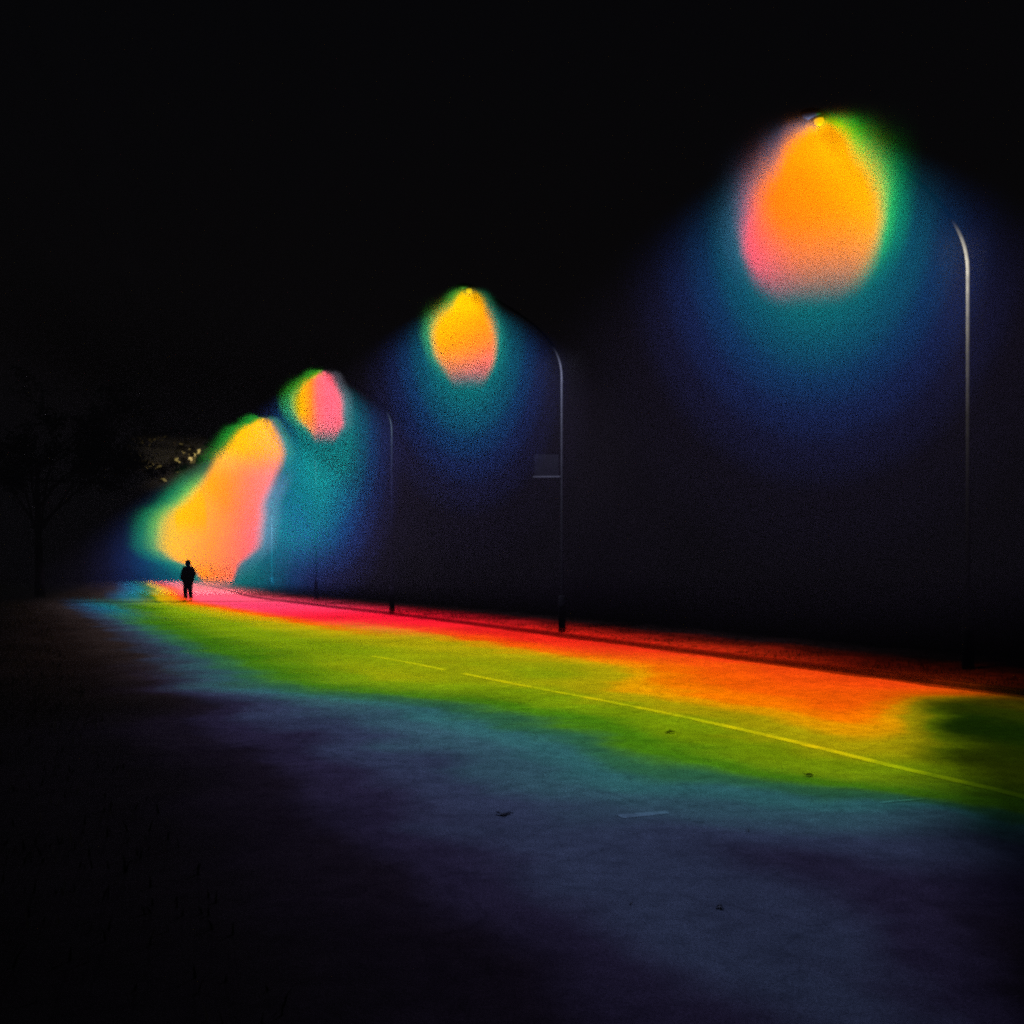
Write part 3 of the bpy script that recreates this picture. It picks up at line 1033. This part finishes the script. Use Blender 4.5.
E_body = [('pelvis', 'waist'), ('waist', 'chest'), ('chest', 'neck0'), ('neck0', 'neck'), ('neck', 'head0'), ('head0', 'head1'), ('head1', 'top'),
          ('chest', 'shl'), ('shl', 'ell'), ('ell', 'wrl'), ('wrl', 'hal'), ('chest', 'shr'), ('shr', 'elr'), ('elr', 'wrr'), ('wrr', 'har'),
          ('pelvis', 'hipl'), ('hipl', 'knl'), ('knl', 'anl'), ('anl', 'hel'), ('anl', 'tol'), ('pelvis', 'hipr'), ('hipr', 'knr'), ('knr', 'anr'), ('anr', 'her'), ('anr', 'tor')]
v_, e_, r_ = chain(E_body)
body = skinned('body', v_, e_, r_, M['skin'], person)
# jacket: the hands are in its pockets
J.update({'hem': (0, 0, .86), 'cufl': (-.205, -.125, 1.0), 'cufr': (.205, -.125, 1.0), 'col': (0, .01, 1.475)})
RAD.update({'hem': (.175, .135), 'cufl': .055, 'cufr': .055, 'col': .085})
RAD2 = dict(RAD)
E_j = [('hem', 'pelvis'), ('pelvis', 'waist'), ('waist', 'chest'), ('chest', 'neck0'), ('neck0', 'col'), ('chest', 'shl'), ('shl', 'ell'), ('ell', 'wrl'), ('wrl', 'hal'), ('chest', 'shr'), ('shr', 'elr'), ('elr', 'wrr'), ('wrr', 'har')]
v_, e_, r_ = chain(E_j, 0.055)
jk = skinned('jacket', v_, e_, r_, M['jacket'], person)
E_t = [('pelvis', 'hipl'), ('hipl', 'knl'), ('knl', 'anl'), ('pelvis', 'hipr'), ('hipr', 'knr'), ('knr', 'anr')]
v_, e_, r_ = chain(E_t, 0.04)
skinned('trousers', v_, e_, r_, M['trousers'], person)
for s, k in ((-1, 'l'), (1, 'r')):
    v_ = [J['an' + k], J['he' + k], tuple((Vector(J['he' + k]) + Vector(J['to' + k])) / 2 + Vector((0, 0, .005))), J['to' + k]]
    skinned('shoe', v_, [(0, 1), (1, 2), (2, 3)], [.05, .052, .05, .042], M['shoe'], person, 1, 1)
# face and hair
bm = bmesh.new()
bmesh.ops.create_uvsphere(bm, u_segments=16, v_segments=12, radius=1.0)
bmesh.ops.scale(bm, vec=(.106, .118, .118), verts=bm.verts)
bmesh.ops.translate(bm, verts=bm.verts, vec=(0, .004, 1.665))
bmesh.ops.delete(bm, geom=[v for v in bm.verts if v.co.z < 1.575 or (v.co.y < -.06 and v.co.z < 1.7)], context='VERTS')
mesh_obj('hair', bm, M['hair'], person)
bm = bmesh.new()
tube(bm, [(0, -.093, 1.655), (0, -.122, 1.615), (0, -.1, 1.605)], [.009, .015, .008], 8)
mesh_obj('nose', bm, M['skin'], body)
for s in (-1, 1):
    bm = bmesh.new()
    tube(bm, [(s * .092, .0, 1.6), (s * .106, .005, 1.63), (s * .1, .005, 1.66)], [.01, .016, .01], 8)
    mesh_obj('ear', bm, M['skin'], body)

# ------------------------------------------------------------------ litter on the road


def leaf_obj(name, px, py, size, mat, label, seed, h=0.02, group='litter on the road'):
    rnd = random.Random(seed)
    bm = bmesh.new()
    n = 9
    top = []
    for k in range(n):
        th = 2 * PI * k / n
        r = size * (0.5 + 0.22 * math.sin(3 * th + seed)) * rnd.uniform(.85, 1.1)
        top.append(bm.verts.new((math.cos(th) * r, math.sin(th) * r * .65, h * rnd.uniform(.1, 1.0))))
    c = bm.verts.new((0, 0, h * .35))
    for k in range(n):
        bm.faces.new((top[k], top[(k + 1) % n], c))
    r_ = bmesh.ops.solidify(bm, geom=bm.faces[:], thickness=0.003)
    o = mesh_obj(name, bm, mat)
    p = gp(px, py)
    o.location = (p.x, p.y, 0.001)
    o.rotation_euler = (0, 0, rnd.uniform(0, 6))
    tag(o, label, 'leaf', group)
    return o


leaf_obj('fallen_leaf', 670, 733, 0.10, M['dead_leaf'], 'dark fallen leaf on the green lit road below the yellow line', 1, 0.03)
leaf_obj('fallen_leaf', 809, 776, 0.07, M['dead_leaf'], 'dark fallen leaf on the road near the lower edge of the green light', 2, 0.02)
leaf_obj('fallen_leaf', 504, 815, 0.10, M['dead_leaf'], 'dark fallen leaf on the dim blue part of the road', 3, 0.02)
leaf_obj('fallen_leaf', 631, 904, 0.022, M['pale_leaf'], 'tiny pale leaf alone on the dark purple foreground road', 4, 0.01)
leaf_obj('fallen_leaf', 748, 831, 0.03, M['pale_leaf'], 'small pale leaf on the blue part of the road at right', 5, 0.01)
leaf_obj('fallen_leaf', 720, 908, 0.05, M['pale_leaf'], 'pale torn leaf right of centre on the dark foreground road', 6, 0.01)

# ------------------------------------------------------------------ haze, sky, camera
m = bpy.data.materials.new('haze')
m.use_nodes = True
nt = m.node_tree
nt.nodes.clear()
m.cycles.volume_sampling = 'EQUIANGULAR'
pv = nt.nodes.new('ShaderNodeVolumePrincipled')
pv.inputs['Color'].default_value = (1, 1, 1, 1)
pv.inputs['Density'].default_value = SIG
pv.inputs['Anisotropy'].default_value = 0.0
mo = nt.nodes.new('ShaderNodeOutputMaterial')
nt.links.new(pv.outputs[0], mo.inputs['Volume'])
bm = bmesh.new()
box(bm, (0, 60, 7.5), (2 * S + 4, 2 * S + 4, 18.0))
tag(mesh_obj('haze', bm, m, smooth=False), kind='stuff')

w = bpy.data.worlds.new('World')
sc.world = w
w.use_nodes = True
nt = w.node_tree
bg = nt.nodes['Background']
sky = nt.nodes.new('ShaderNodeTexSky')
sky.sky_type = 'NISHITA'
sky.sun_disc = False
sky.sun_elevation = math.radians(-4)
sky.sun_rotation = math.radians(200)
nt.links.new(sky.outputs[0], bg.inputs['Color'])
bg.inputs['Strength'].default_value = 0.09
w.cycles.sampling_method = 'NONE'

cam = bpy.data.cameras.new('camera')
cam.sensor_width = 36.0
cam.lens = 36.0 * F / 1024
cam.shift_y = (HOR - 512) / 1024
cam.clip_start = 0.05
cam.clip_end = 2000
co = bpy.data.objects.new('camera', cam)
co.location = (0, 0, CAM_H)
co.rotation_euler = (PI / 2, 0, 0)
link(co)
sc.camera = co

sc.view_settings.view_transform = 'Standard'
sc.view_settings.look = 'None'
sc.view_settings.gamma = 1.0
sc.view_settings.exposure = 0.0
sc.render.engine = 'CYCLES'
c = sc.cycles
c.use_denoising = False
c.filter_width = 2.3
c.light_sampling_threshold = 0.0
c.use_adaptive_sampling = False
c.max_bounces = 3
c.diffuse_bounces = 0
c.glossy_bounces = 0
c.transmission_bounces = 2
c.transparent_max_bounces = 8
c.volume_bounces = 0
c.sample_clamp_indirect = 2.0
